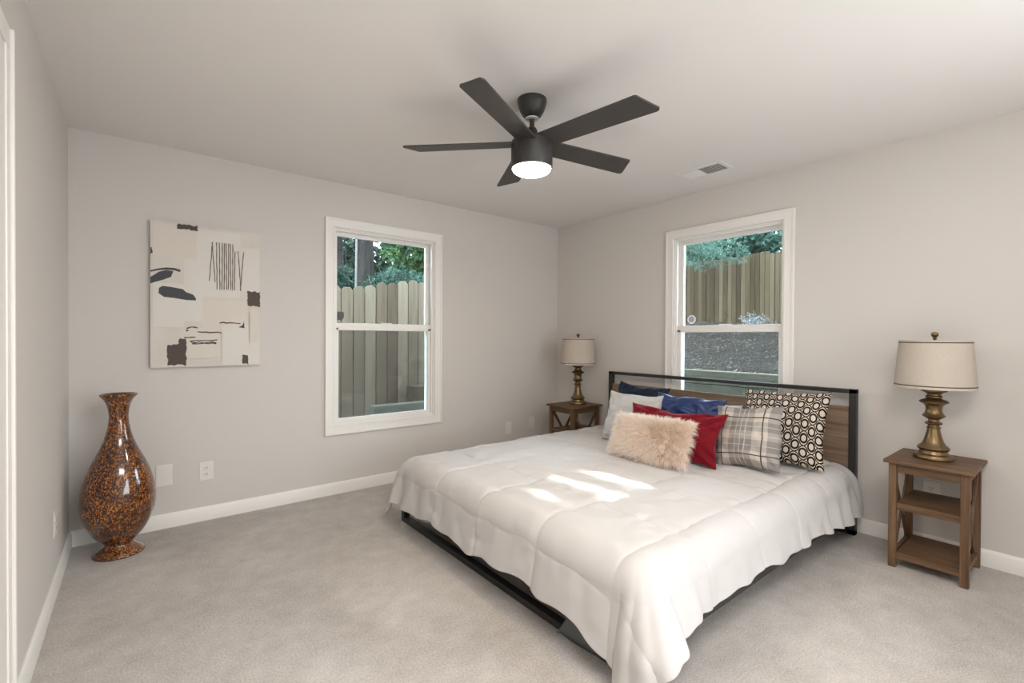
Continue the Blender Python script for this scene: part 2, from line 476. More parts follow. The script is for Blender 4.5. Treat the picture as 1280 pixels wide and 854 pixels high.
def baseboard(name, a, b, nrm, label):
    """profiled skirting from a to b, nrm points into the room"""
    a, b, n = Vector(a), Vector(b), Vector(nrm)
    prof = [(0, 0), (BT, 0), (BT, BH - 0.018), (BT * 0.75, BH - 0.012), (BT * 0.55, BH - 0.003), (BT * 0.3, BH), (0, BH)]
    g = G(); k = len(prof)
    vs = [p_ + n * d + Vector((0, 0, z)) for p_ in (a, b) for d, z in prof]
    g.add(vs, [(i, (i + 1) % k, k + (i + 1) % k, k + i) for i in range(k)] + [tuple(reversed(range(k))), tuple(range(k, 2 * k))])
    struct(g.build(name, MT['trim'], smooth=True), label, 'baseboard')
baseboard('baseboard_back', (LX, 0, 0), (0, 0, 0), (0, -1, 0), 'white baseboard along the window wall')
baseboard('baseboard_right', (0, 0, 0), (0, RY, 0), (-1, 0, 0), 'white baseboard along the headboard wall')
baseboard('baseboard_left', (LX, -1.64, 0), (LX, 0, 0), (1, 0, 0), 'white baseboard along the left wall')
# door casing at the left edge of the picture, with its door
g = G()
g.box(LX, LX + 0.012, -1.71, -1.660, 0, 2.10); g.box(LX, LX + 0.020, -1.660, -1.642, 0, 2.165)
g.box(LX, LX + 0.012, -2.64, -1.660, 2.10, 2.165); g.box(LX, LX + 0.012, -2.64, -2.575, 0, 2.10)
struct(g.build('trim_1', MT['trim'], bevel=0.003), 'white door casing at the left edge', 'door casing')
d = struct(empty('door_1', (LX, -2.14, 0)), 'white door in the left wall', 'door')
g = G().box(0.0, 0.008, -0.43, 0.43, 0.01, 2.095)
for z0, z1 in ((0.25, 0.95), (1.1, 1.95)):
    for y0, y1 in ((-0.33, -0.05), (0.05, 0.33)): g.box(0.008, 0.011, y0, y1, z0, z1)
g.build('door_slab', MT['trim'], d, bevel=0.002)

# ---- windows: local x along the wall, y outwards, z up
def window(name, loc, rz, label):
    w = struct(empty(name, loc, rz), label, 'window')
    hw, z0, z1 = 0.513, WZ[0], WZ[1]
    g = G().frame(-hw, hw, z0, z1, CW, -0.016, 0.0)
    g.frame(-hw, hw, z0, z1, 0.016, -0.021, -0.016)
    g.frame(-hw + CW - 0.012, hw - CW + 0.012, z0 + CW - 0.012, z1 - CW + 0.012, 0.012, -0.019, -0.016)
    g.build('casing', MT['trim'], w, bevel=0.002)
    iw, a, b = hw - CW, z0 + CW, z1 - CW
    g = G().frame(-iw, iw, a, b, 0.010, 0.0, 0.148)
    g.frame(-iw + 0.010, iw - 0.010, a + 0.010, b - 0.010, 0.012, 0.012, 0.030)
    g.frame(-iw + 0.010, iw - 0.010, a + 0.010, b - 0.010, 0.010, 0.064, 0.070)
    g.build('jamb', MT['trim'], w, bevel=0.0015)
    sw = iw - 0.012
    up = G().frame(-sw, sw, 1.300, b - 0.011, 0.036, 0.072, 0.104).build('upper_sash', MT['trim'], w, bevel=0.003)
    G().box(-sw + 0.030, sw - 0.030, 0.086, 0.090, 1.33, b - 0.045).build('pane', MT['glass'], up)
    lo = G().frame(-sw, sw, a + 0.011, 1.345, 0.036, 0.032, 0.064)
    lo.box(-sw, sw, 0.032, 0.064, 1.287, 1.31)
    lo.box(-0.05, 0.05, 0.020, 0.034, 1.345, 1.352)
    lo = lo.build('lower_sash', MT['trim'], w, bevel=0.003)
    G().box(-sw + 0.030, sw - 0.030, 0.046, 0.050, a + 0.04, 1.30).build('pane', MT['glass'], lo)
    sf = G().frame(-sw + 0.006, sw - 0.006, a + 0.012, 1.33, 0.014, 0.112, 0.122).build('screen_frame', MT['trim'], w)
    G().add([(-sw + 0.015, 0.117, a + 0.02), (sw - 0.015, 0.117, a + 0.02), (sw - 0.015, 0.117, 1.32), (-sw + 0.015, 0.117, 1.32)], [(0, 1, 2, 3)]).build('insect_screen', MT['screen'], sf)
    return w
window('window_1', (sum(W1) / 2, 0, 0), 0, 'white double hung window beside the painting')
window('window_2', (0, sum(W2) / 2, 0), -PI / 2, 'white double hung window behind the headboard')

def octagon(r, n=8, ph=PI / 8): return [(r * math.cos(ph + 2 * PI * k / n), r * math.sin(ph + 2 * PI * k / n)) for k in range(n)]
mx = Matrix.Translation((0.0825, -1.556, 1.398)) @ Matrix.Rotation(-PI / 2, 4, 'Y')
g = G().prism(octagon(0.040), 0.0, 0.0012, 0, mx).prism(octagon(0.027, 16, 0), 0.0013, 0.0020, 1, mx)
tag(g.build('window_sticker', [MT['sticker'], MT['sticker_grey']]), 'white octagonal sticker on the upper pane of the window behind the bed', 'sticker')
mx = Matrix.Translation((-2.352, 0.0825, 1.402)) @ Matrix.Rotation(PI / 2, 4, 'X')
shield = [(-0.034, 0.03), (0, 0.036), (0.034, 0.03), (0.036, -0.012), (0.022, -0.03), (0, -0.037), (-0.022, -0.03), (-0.036, -0.012)]
tag(G().prism(shield, 0, 0.0012, 0, mx).build('window_sticker', MT['sticker_back']), 'dark back of a shield sticker on the window beside the painting', 'sticker')

# ------------------------------------------------------------------ bed
bed = thing('bed', 'black metal bed frame with brown wood headboard panel', 'bed', (-1.15, -1.80, 0))
def BX(x): return x + 1.15
def BY(y): return y + 1.80
HT = 0.918
g = G()
for y in (-0.832, -2.768): g.box(BX(-0.105), BX(-0.062), BY(y) - 0.020, BY(y) + 0.020, 0.0, HT)
g.box(BX(-0.105), BX(-0.062), BY(-2.788), BY(-0.812), HT - 0.026, HT)
g.box(BX(-0.105), BX(-0.062), BY(-2.788), BY(-0.812), 0.0, 0.032)
g.build('headboard_frame', MT['bedmetal'], bed, bevel=0.002)
g = G().box(BX(-0.098), BX(-0.070), BY(-2.748), BY(-0.852), 0.30, 0.806)
g.build('headboard_panel', MT['headwood'], bed, bevel=0.002)
for y in (-0.832, -2.768):
    G().box(BX(-2.235), BX(-2.195), BY(y) - 0.022, BY(y) + 0.022, 0.0, 0.22).build('leg', MT['bedmetal'], bed, bevel=0.002)
G().box(BX(-2.235), BX(-2.195), BY(-2.746), BY(-0.854), 0.0, 0.032).build('foot_runner', MT['bedmetal'], bed, bevel=0.002)
G().box(BX(-2.228), BX(-2.196), BY(-2.746), BY(-0.854), 0.13, 0.205).build('foot_rail', MT['bedmetal'], bed, bevel=0.002)
for y in (-0.842, -2.758):
    G().box(BX(-2.19), BX(-0.105), BY(y) - 0.016, BY(y) + 0.016, 0.13, 0.205).build('side_rail', MT['bedmetal'], bed, bevel=0.002)
for k in range(9):
    x = -0.25 - k * 0.235
    G().box(BX(x) - 0.04, BX(x) + 0.04, BY(-2.74), BY(-0.86), 0.175, 0.195).build('slat', MT['oak1'], bed)
# grey cloth sagging at the near foot corner
g = G(); n = 24; vs = []
for i in range(n + 1):
    s = i / n; y = -2.33 - 0.44 * s
    for j in range(7):
        t = j / 6
        vs.append((BX(-2.243 - 0.010 * math.sin(t * PI) - 0.006 * math.sin(9 * s + 3 * t)), BY(y), 0.004 + (0.135 * min(1, s * 6) + 0.0) * t + 0.008 * math.sin(5 * s) * t))
g.add(vs, [(i * 7 + j, (i + 1) * 7 + j, (i + 1) * 7 + j + 1, i * 7 + j + 1) for i in range(n) for j in range(6)])
o = g.build('cloth_flap', MT['bedfabric'], bed, smooth='all'); o['label'] = 'dark grey cloth flap hanging at the foot'
sm = o.modifiers.new('solid', 'SOLIDIFY'); sm.thickness = 0.003

g = G().box(-2.185, -0.112, -2.745, -0.855, 0.207, 0.395)
tag(g.build('mattress', MT['mattress'], bevel=0.05, seg=4, smooth=True), 'thin mattress under the white duvet', 'mattress')

# ---- duvet: a quilted cloth laid over the mattress
def smooth01(t): t = np.clip(t, 0, 1); return t * t * (3 - 2 * t)
def vnoise(x, y, seed):
    """smooth value noise on arrays"""
    r = np.random.default_rng(seed).random((64, 64)) * 2 - 1
    xi, yi = np.floor(x).astype(int), np.floor(y).astype(int)
    fx, fy = smooth01(x - xi), smooth01(y - yi)
    q = lambda i, j: r[i % 64, j % 64]
    return (q(xi, yi) * (1 - fx) + q(xi + 1, yi) * fx) * (1 - fy) + (q(xi, yi + 1) * (1 - fx) + q(xi + 1, yi + 1) * fx) * fy

def make_duvet():
    R = 0.10
    A0, HW, ZT = 2.165, 0.985, 0.420                       # top length, half width, height of the top
    aL, bL = A0 - R, HW - R                                # where it starts to bend over
    arc = R * PI / 2
    ta, tb = aL + arc + 0.165, bL + arc + 0.120            # full cloth half extents
    NA, NB = 330, 400
    # finer spacing on the hanging part
    sa = np.concatenate([np.linspace(0, aL, 240, endpoint=False), np.linspace(aL, ta, NA - 240)])
    sb = np.concatenate([np.linspace(-tb, -bL, 80, endpoint=False), np.linspace(-bL, bL, 240, endpoint=False), np.linspace(bL, tb, 80)])
    Ag, Bg = np.meshgrid(sa, sb, indexing='ij')
    # hem is not straight: the cloth reaches further in some places
    wav = 0.012 * np.sin(9 * Bg + 1) + 0.010 * np.sin(23 * Bg)
    Aw = np.where(Ag > aL, aL + (Ag - aL) * (1 + (wav + 0.13 * smooth01((-Bg - 0.66) / 0.32)) / (ta - aL)), Ag)
    wav2 = 0.010 * np.sin(8 * Ag) + 0.008 * np.sin(21 * Ag + 2)
    ext = 0.05 * smooth01((0.9 - Ag) / 0.6) - 0.015 * smooth01((Ag - 1.4) / 0.5)
    sgn = np.sign(Bg); Ba = np.abs(Bg)
    Bw = np.where(Ba > bL, bL + (Ba - bL) * (1 + (wav2 + ext) / (tb - bL)), Ba)
    ea, eb = np.maximum(0, Aw - aL), np.maximum(0, Bw - bL)
    r = np.hypot(ea, eb); ph = np.arctan2(eb, ea + 1e-9)
    corner = smooth01(np.sin(2 * ph)) * (r > 0)
    def drape(e):
        th = np.clip(e / R, 0, PI / 2)
        out = R * np.sin(th); down = R * (1 - np.cos(th))
        e2 = np.maximum(0, e - arc)
        fl = 0.16
        return out + e2 * fl, down + e2 * math.sqrt(1 - fl * fl)
    out, down = drape(r)
    hang = smooth01((r - 0.06) / 0.25)
    # the cloth left over at a corner stands out as one big fold
    fold = corner * hang
    near = (sgn < 0)
    out = out + fold * np.where(near, 0.085 + 0.04 * smooth01((ph - 0.6) / 0.5), 0.03)
    side_fold = smooth01((Ag - 1.86) / 0.10) * near * np.sin(ph) ** 2 * hang
    out = out + side_fold * 0.055
    down = np.minimum(down, ZT - 0.022)
    px = np.where(Aw < aL, Aw, aL + out * np.cos(ph)); py = np.where(Bw < bL, Bw, bL + out * np.sin(ph))
    z = ZT - down
    # pleats on the hanging cloth
    s_foot = Bg; s_side = Ag
    pf = np.sin(34 * s_foot + 3 * vnoise(s_foot * 3 + 9, r * 2, 3)) * 0.5 + vnoise(s_foot * 14 + 3, r * 2 + 5, 4) * 0.9
    ps = np.sin(38 * s_side + 3 * vnoise(s_side * 3 + 2, r * 2, 5)) * 0.5 + vnoise(s_side * 15 + 7, r * 2 + 1, 6) * 0.9
    ampf = hang * (0.006 + 0.016 * smooth01((Bg - 0.2) / 0.6)) * np.cos(ph) ** 2
    amps = hang * (0.006 + 0.016 * smooth01((1.15 - Ag) / 0.7)) * np.sin(ph) ** 2
    dx = np.cos(ph); dy = np.sin(ph)
    disp = pf * ampf + ps * amps
    # pleats radiating in the corner fold
    disp = disp + fold * (0.012 * np.sin(ph * 9 + 1.0) + 0.006 * np.sin(ph * 21))
    # rounded boxes of the quilting
    c = 0.43
    qa = Ag - 1.88 + 0.10 + 0.012 * vnoise(Bg * 5 + 20, Ag * 3, 8)
    qb = Bg + 0.85 + 0.012 * vnoise(Ag * 5 + 20, Bg * 3, 9)
    fa = np.abs(np.sin(PI * qa / c)); fb = np.abs(np.sin(PI * qb / c))
    puff = (np.clip(fa, 0, 1) ** 0.38) * (np.clip(fb, 0, 1) ** 0.38)
    seam = np.exp(-(fa / 0.10) ** 2) + np.exp(-(fb / 0.10) ** 2)
    ph_ = puff * 0.0095 * (1 - 0.25 * hang) - 0.0035 * np.clip(np.exp(-(fa / 0.09) ** 2) + np.exp(-(fb / 0.09) ** 2), 0, 1)
    wr = 0.0045 * vnoise(Ag * 7 + 3, Bg * 7, 12) + 0.0030 * vnoise(Ag * 17, Bg * 17 + 4, 13)
    # short creases that run across a seam
    cr = np.exp(-(fa / 0.40) ** 2) * vnoise(Bg * 26, Ag * 5 + 7, 14) * 0.0055 + np.exp(-(fb / 0.40) ** 2) * vnoise(Ag * 26 + 5, Bg * 5, 15) * 0.0055
    top = 0.010 * smooth01((1 - (Bg / HW) ** 2) * 1.2) * (1 - hang)
    nz = 1 - hang; 
    n_off = ph_ + wr + cr
    px = px + dx * (disp + n_off * hang) * (r > 0)
    py = py + dy * (disp + n_off * hang) * (r > 0)
    z = z + (n_off + top) * nz + 0.25 * n_off * hang * 0
    z = np.maximum(z, 0.012 + 0.006 * (1 + vnoise(Ag * 20, Bg * 20, 21)))
    X3 = -0.112 - px; Y3 = -1.80 + sgn * py
    # keep the head end behind the wall-side clear of the baseboard and headboard
    V = np.stack([X3, Y3, z], -1).reshape(-1, 3)
    na, nb = Ag.shape
    idx = np.arange(na * nb).reshape(na, nb)
    Fq = np.stack([idx[:-1, :-1], idx[1:, :-1], idx[1:, 1:], idx[:-1, 1:]], -1).reshape(-1, 4)
    me = bpy.data.meshes.new('duvet')
    me.from_pydata(V.tolist(), [], Fq.tolist())
    me.materials.append(MT['duvet'])
    me.polygons.foreach_set('use_smooth', [True] * len(me.polygons))
    o = bpy.data.objects.new('duvet', me); COL.objects.link(o)
    so = o.modifiers.new('thick', 'SOLIDIFY'); so.thickness = 0.014; so.offset = -1
    return o
duvet = tag(make_duvet(), 'white quilted duvet spread over the bed', 'duvet')

# ------------------------------------------------------------------ pillows
def pillow_frame(v):
    x, y, z, psi, tau, rho, w, h = v
    wd = Vector((-math.sin(psi), -math.cos(psi), 0)); fd = Vector((-math.cos(psi), math.sin(psi), 0))
    up = Vector((0, 0, math.cos(tau))) - fd * math.sin(tau)
    w2 = wd * math.cos(rho) + up * math.sin(rho); u2 = up * math.cos(rho) - wd * math.sin(rho)
    n = w2.cross(u2)
    return Matrix(((w2.x, u2.x, n.x, x), (w2.y, u2.y, n.y, y), (w2.z, u2.z, n.z, z), (0, 0, 0, 1)))
def pillow_shape(w, h, t, pinch=0.07, seed=0, wr=0.004, N=64, corner=0.04, sag=0.0, chop=0.0):
    """two padded sides of a cushion in local x (width), y (up, from 0), z (front)"""
    U, V = np.meshgrid(np.linspace(-1, 1, N + 1), np.linspace(-1, 1, N + 1), indexing='ij')
    P = []
    prof = (np.clip(1 - U ** 2, 0, 1) ** 0.42) * (np.clip(1 - V ** 2, 0, 1) ** 0.42)
    prof = prof * (1 - 0.15 * np.exp(-((np.abs(U) - 1) ** 2 + (np.abs(V) - 1) ** 2) / 0.1))
    xx = U * w / 2 * (1 - pinch * (1 - V ** 2) * np.abs(U) ** 3)
    yy = V * h / 2 * (1 - pinch * (1 - U ** 2) * np.abs(V) ** 3)
    yy = yy - sag * np.exp(-(U / 0.35) ** 2) * (V > 0) * V ** 2
    if chop:
        yy = yy - chop * np.exp(-(U / 0.28) ** 2) * np.clip(V, 0, 1) ** 2
    yy = yy + 0.009 * vnoise(U * 1.6 + 4, V * 1.1 + 11, seed + 2) + h / 2
    xx = xx + 0.009 * vnoise(U * 1.1 + 14, V * 1.6 + 1, seed + 3)
    for sd in (1, -1):
        n1 = vnoise(U * 3 + 9 + sd, V * 3 + 5, seed) * wr * 2.2 + vnoise(U * 8 + 2, V * 8 + 3 * sd, seed + 1) * wr
        # creases running in from the corners
        rad = np.exp(-(((np.abs(U) - 1) ** 2 + (np.abs(V) - 1) ** 2) / 0.35))
        n1 = n1 + rad * np.sin(14 * (np.abs(U) - np.abs(V)) + seed) * wr * 1.3
        edge = np.clip(prof * 3, 0, 1)
        P.append(np.stack([xx, yy, sd * (prof * t / 2 + n1 * edge)], -1))
    return U, V, P
def pillow(name, v, t, mat, label, cat='pillow', seed=1, piping=None, **k):
    W_, H_ = v[6], v[7]
    U, V, P = pillow_shape(W_, H_, t, seed=seed, **k)
    n = U.shape[0]
    verts = np.concatenate([P[0].reshape(-1, 3), P[1].reshape(-1, 3)])
    idx = np.arange(n * n).reshape(n, n)
    f1 = np.stack([idx[:-1, :-1], idx[1:, :-1], idx[1:, 1:], idx[:-1, 1:]], -1).reshape(-1, 4)
    f2 = f1[:, ::-1] + n * n
    me = bpy.data.meshes.new(name)
    me.from_pydata(verts.tolist(), [], np.concatenate([f1, f2]).tolist())
    uvl = me.uv_layers.new(name='UVMap')
    uv = np.concatenate([np.stack([(U + 1) / 2, (V + 1) / 2], -1).reshape(-1, 2)] * 2)
    li = np.empty(len(me.loops), dtype=np.int32); me.loops.foreach_get('vertex_index', li)
    uvl.data.foreach_set('uv', uv[li].astype(np.float32).ravel())
    me.materials.append(mat)
    me.polygons.foreach_set('use_smooth', [True] * len(me.polygons))
    bm = bmesh.new(); bm.from_mesh(me); bmesh.ops.remove_doubles(bm, verts=bm.verts, dist=1e-5); bm.to_mesh(me); bm.free()
    o = bpy.data.objects.new(name, me); COL.objects.link(o)
    o.matrix_world = pillow_frame(v)
    tag(o, label, cat)
    if piping:
        pts = []
        for side_ in range(4):
            for i in range(n - 1):
                a, b = {0: (i, 0), 1: (n - 1, i), 2: (n - 1 - i, n - 1), 3: (0, n - 1 - i)}[side_]
                pts.append((P[0][a, b] + P[1][a, b]) / 2)
        pts.append(pts[0])
        G().tube(pts, 0.004, 6).build('piping', piping, o, smooth='all')
    return o
ZB = 0.449
pillow('bed_pillow', [-0.397, -1.895, ZB, 0.031, 0.503, 0.023, 0.507, 0.343], 0.15, MT['whitecotton'], 'plain white pillow mostly hidden between the blue and plaid cushions', seed=3, pinch=0.08)
pillow('throw_pillow', [-0.422, -1.319, ZB, -0.015, 0.347, -0.059, 0.509, 0.42], 0.15, MT['navy'], 'dark navy cushion leaning on the headboard at its left end', seed=5, wr=0.006, pinch=0.13)
pillow('throw_pillow', [-0.512, -2.481, ZB, 0.007, 0.424, 0.04, 0.521, 0.495], 0.17, MT['trellis'], 'black and cream trellis print cushion at the right end', seed=8, pinch=0.10)
pillow('throw_pillow', [-0.681, -1.879, ZB, -0.013, 0.497, -0.022, 0.543, 0.425], 0.15, MT['blue'], 'shiny royal blue satin cushion behind the red one', seed=11, wr=0.008, pinch=0.14)
pillow('throw_pillow', [-0.791, -1.551, ZB, -0.022, 0.277, -0.014, 0.473, 0.392], 0.14, MT['linen'], 'light grey linen cushion left of the fluffy one', seed=14, pinch=0.11)
pillow('throw_pillow', [-0.76, -2.405, ZB, 0.082, 0.307, 0.113, 0.421, 0.385], 0.16, MT['plaid'], 'grey and cream plaid cushion in front of the trellis print one', seed=17, pinch=0.09)
pillow('throw_pillow', [-0.945, -1.967, ZB, -0.096, 0.505, -0.002, 0.693, 0.36], 0.13, MT['red'], 'crimson velvet cushion behind the fluffy one', seed=20, wr=0.008, pinch=0.12, chop=0.02)

def fur_pillow(v, t, label):
    W_, H_ = v[6] - 0.05, v[7] - 0.04
    U, V, P = pillow_shape(W_, H_, t, seed=31, pinch=0.02, N=40)
    root = tag(empty('fluffy_pillow'), label, 'pillow'); root.matrix_world = pillow_frame(v)
    n = U.shape[0]; idx = np.arange(n * n).reshape(n, n)
    f1 = np.stack([idx[:-1, :-1], idx[1:, :-1], idx[1:, 1:], idx[:-1, 1:]], -1).reshape(-1, 4)
    verts = np.concatenate([P[0].reshape(-1, 3), P[1].reshape(-1, 3)]); verts[:, 1] += 0.02
    me = bpy.data.meshes.new('pillow_core'); me.from_pydata(verts.tolist(), [], np.concatenate([f1, f1[:, ::-1] + n * n]).tolist())
    at = me.attributes.new('strand', 'FLOAT', 'POINT'); at.data.foreach_set('value', np.full(len(verts), 0.1, np.float32))
    me.materials.append(MT['fur']); me.polygons.foreach_set('use_smooth', [True] * len(me.polygons))
    o = bpy.data.objects.new('pillow_core', me); COL.objects.link(o); o.parent = root
    # strands
    rg = np.random.default_rng(5)
    M_ = 15000
    tri = f1[rg.integers(0, len(f1), M_)]
    side = np.where(rg.random(M_) < 0.8, 0, 1)
    a, b = rg.random(M_)[:, None], rg.random(M_)[:, None]
    q = verts[tri + (side * n * n)[:, None]]
    base = (q[:, 0] * (1 - a) + q[:, 1] * a) * (1 - b) + (q[:, 3] * (1 - a) + q[:, 2] * a) * b
    nr = np.cross(q[:, 1] - q[:, 0], q[:, 3] - q[:, 0]); nr /= np.linalg.norm(nr, axis=1)[:, None] + 1e-9
    nr *= np.where(side == 0, 1, -1)[:, None]
    cx = np.array([0, H_ / 2 + 0.02, 0])
    outw = base - cx; outw[:, 2] *= 0.6; outw /= np.linalg.norm(outw, axis=1)[:, None] + 1e-9
    # strands fall in tufts that share a direction
    tuft = np.stack([vnoise(base[:, 0] * 45 + k * 7, base[:, 1] * 55 + k * 3, 40 + k) for k in range(3)], -1)
    dirv = nr * 0.75 + outw * 0.75 + tuft * 0.55 + rg.normal(0, 0.18, (M_, 3))
    dirv /= np.linalg.norm(dirv, axis=1)[:, None]
    L = rg.uniform(0.026, 0.048, M_)[:, None]
    grav = np.array([0, -1.0, 0.2])
    wv = np.cross(dirv, rg.normal(0, 1, (M_, 3))); wv /= np.linalg.norm(wv, axis=1)[:, None] + 1e-9
    SEG = 4; vs = []; st = []
    for k in range(SEG + 1):
        s = k / SEG
        pt = base + dirv * L * s + grav * L * 0.30 * s * s
        wd = wv * (0.0016 * (1 - 0.85 * s))
        vs += [pt - wd, pt + wd]; st += [np.full(M_, s)] * 2
    vs = np.stack(vs, 1); st = np.stack(st, 1)
    K = 2 * (SEG + 1)
    off = (np.arange(M_) * K)[:, None, None]
    qf = np.array([[2 * k, 2 * k + 1, 2 * k + 3, 2 * k + 2] for k in range(SEG)])[None] + off
    me = bpy.data.meshes.new('fur'); me.from_pydata(vs.reshape(-1, 3).tolist(), [], qf.reshape(-1, 4).tolist())
    at = me.attributes.new('strand', 'FLOAT', 'POINT'); at.data.foreach_set('value', np.clip(st.ravel() + rg.normal(0, 0.08, st.size), 0, 1).astype(np.float32))
    me.materials.append(MT['fur']); me.polygons.foreach_set('use_smooth', [True] * len(me.polygons))
    o = bpy.data.objects.new('fur', me); COL.objects.link(o); o.parent = root; o['kind'] = 'stuff'
    return root
fur_pillow([-1.145, -1.965, 0.460, 0.001, 0.474, 0.044, 0.598, 0.311], 0.11, 'fluffy cream and peach fur lumbar cushion in front')

# ------------------------------------------------------------------ nightstands
def nightstand(loc, label):
    """local: x depth (front at -x), y width"""
    t = thing('nightstand', label, 'nightstand', loc, 0, 'matching nightstands')
    D, W_, HH = 0.42, 0.36, 0.584
    lx, ly, lw = 0.172, 0.143, 0.034
    G().box(-D / 2, D / 2, -W_ / 2, W_ / 2, HH - 0.018, HH).build('tabletop', MT['oak1'], t, bevel=0.003)
    for sx in (-1, 1):
        for sy in (-1, 1):
            G().box(sx * lx - lw / 2, sx * lx + lw / 2, sy * ly - lw / 2, sy * ly + lw / 2, 0, HH - 0.018).build('leg', MT['oak2'], t, bevel=0.002)
    a, b = lx - lw / 2, ly - lw / 2
    for sx in (-1, 1):
        G().box(sx * lx - 0.010, sx * lx + 0.010, -b, b, HH - 0.068, HH - 0.018).build('apron', MT['oak1'], t, bevel=0.0015)
    for sy in (-1, 1):
        G().box(-a, a, sy * ly - 0.010, sy * ly + 0.010, HH - 0.068, HH - 0.018).build('apron', MT['oak0'], t, bevel=0.0015)
        G().box(-a, a, sy * ly - 0.009, sy * ly + 0.009, 0.05, 0.085).build('side_rail', MT['oak0'], t, bevel=0.0015)
    for z in (0.086, 0.352):
        g = G().box(-lx - 0.012, lx + 0.012, -b, b, z - 0.016, z)
        g.box(-lx - 0.012, -lx + 0.008, -b, b, z - 0.036, z - 0.016)
        g.build('shelf', MT['oak1'], t, bevel=0.0015)
    z0, z1 = 0.085, HH - 0.068
    for sy in (-1, 1):
        y = sy * ly
        g = G().bar((-a + 0.008, y - 0.004, z0), (a - 0.008, y - 0.004, z1), 0.009, 0.026, (1, 0, 0))
        g.bar((a - 0.008, y + 0.004, z0), (-a + 0.008, y + 0.004, z1), 0.009, 0.026, (1, 0, 0))
        g.build('cross_brace', MT['oak2'], t, bevel=0.001)
    return t
ns = nightstand((-0.232, -3.183, 0), 'brown wood nightstand right of the bed, in full view')
ns2 = dup(ns, (-0.262, -0.515, 0), None, 'brown wood nightstand in the far corner, partly hidden by the bed')

# ------------------------------------------------------------------ lamps
def table_lamp(loc, label):
    t = thing('table_lamp', label, 'lamp', loc, 0, 'matching table lamps')
    prof = [(0.0, 0.0), (0.082, 0.0), (0.087, 0.006), (0.087, 0.016), (0.080, 0.026), (0.064, 0.030), (0.060, 0.040), (0.058, 0.046), (0.066, 0.052),
            (0.069, 0.060), (0.064, 0.068), (0.052, 0.078), (0.043, 0.095), (0.036, 0.120), (0.030, 0.145), (0.027, 0.165), (0.030, 0.168), (0.030, 0.174), (0.024, 0.177),
            (0.023, 0.184), (0.034, 0.188), (0.038, 0.194), (0.034, 0.200), (0.024, 0.205), (0.023, 0.214), (0.034, 0.222), (0.048, 0.232), (0.050, 0.237), (0.044, 0.243),
            (0.037, 0.255), (0.034, 0.270), (0.037, 0.288), (0.046, 0.300), (0.061, 0.307), (0.063, 0.313), (0.058, 0.319), (0.040, 0.326), (0.031, 0.332), (0.036, 0.336),
            (0.036, 0.342), (0.030, 0.347), (0.030, 0.355), (0.040, 0.362), (0.056, 0.370), (0.058, 0.380), (0.050, 0.386), (0.012, 0.390), (0.012, 0.420), (0.0, 0.420)]
    G().lathe(prof, 48).build('lamp_base', MT['brass'], t, smooth=True)
    r0, r1, z0, z1, th = 0.172, 0.152, 0.388, 0.648, 0.003
    sp_ = [(r0, z0), (r1, z1), (r1 - th, z1), (r0 - th, z0), (r0, z0)]
    sh = G().lathe(sp_, 64).build('lamp_shade', MT['shade'], t, smooth=True)
    for zc in (z0 + 0.016, z1 - 0.012):
        r = r0 + (r1 - r0) * (zc - z0) / (z1 - z0)
        G().lathe([(r, zc - 0.003), (r + 0.0018, zc - 0.002), (r + 0.0018, zc + 0.002), (r, zc + 0.003)], 64).build('trim_band', MT['shadetrim'], sh, smooth=True)
    g = G()
    for k in range(3):
        a = 2 * PI * k / 3 + 0.3
        g.tube([(0, 0, z1 - 0.012), (0.6 * r1 * math.cos(a), 0.6 * r1 * math.sin(a), z1 - 0.012), ((r1 - 0.002) * math.cos(a), (r1 - 0.002) * math.sin(a), z1 - 0.004)], 0.002, 6)
    for sy in (-1, 1):
        g.tube([(0, 0.02 * sy, 0.40), (0, 0.055 * sy, 0.44), (0, 0.06 * sy, 0.53), (0, 0.03 * sy, 0.61), (0, 0, 0.635)], 0.0022, 6)
    g.build('harp', MT['brass'], t, smooth=True)
    G().lathe([(0.0, 0.432), (0.013, 0.425), (0.013, 0.445), (0.028, 0.485), (0.030, 0.505), (0.022, 0.527), (0.0, 0.536)][1:] , 20).build('bulb', MT['plate'], t, smooth=True)
    G().lathe([(0.005, 0.632), (0.005, 0.652), (0.010, 0.656), (0.006, 0.662), (0.014, 0.670), (0.017, 0.680), (0.014, 0.690), (0.0, 0.695)], 20).build('finial', MT['brass'], t, smooth=True)
    return t
lp = table_lamp((-0.215, -3.172, 0.584), 'brass table lamp with cream drum shade on the nightstand right of the bed')
dup(lp, (-0.225, -0.525, 0.584), 1.0, 'brass table lamp with cream drum shade on the far corner nightstand')

# ------------------------------------------------------------------ vase
prof = [(0.0, 0.0), (0.116, 0.0), (0.119, 0.006), (0.116, 0.014), (0.100, 0.026), (0.080, 0.040), (0.067, 0.054), (0.064, 0.062), (0.068, 0.070), (0.084, 0.084),
        (0.110, 0.115), (0.132, 0.150), (0.150, 0.190), (0.163, 0.235), (0.169, 0.280), (0.170, 0.320), (0.167, 0.360), (0.158, 0.410), (0.143, 0.462), (0.124, 0.512),
        (0.102, 0.560), (0.082, 0.605), (0.066, 0.650), (0.054, 0.695), (0.0465, 0.740), (0.044, 0.780), (0.048, 0.820), (0.056, 0.852), (0.068, 0.876), (0.083, 0.893),
        (0.0865, 0.900), (0.085, 0.905), (0.078, 0.903), (0.060, 0.880), (0.044, 0.845), (0.036, 0.790), (0.036, 0.745)]
tag(G().lathe(prof, 72, (0, 0, 0)).build('floor_vase', MT['vase'], smooth='all', loc=(-3.706, -0.262, 0)), 'tall amber tortoiseshell floor vase in the left corner', 'vase')

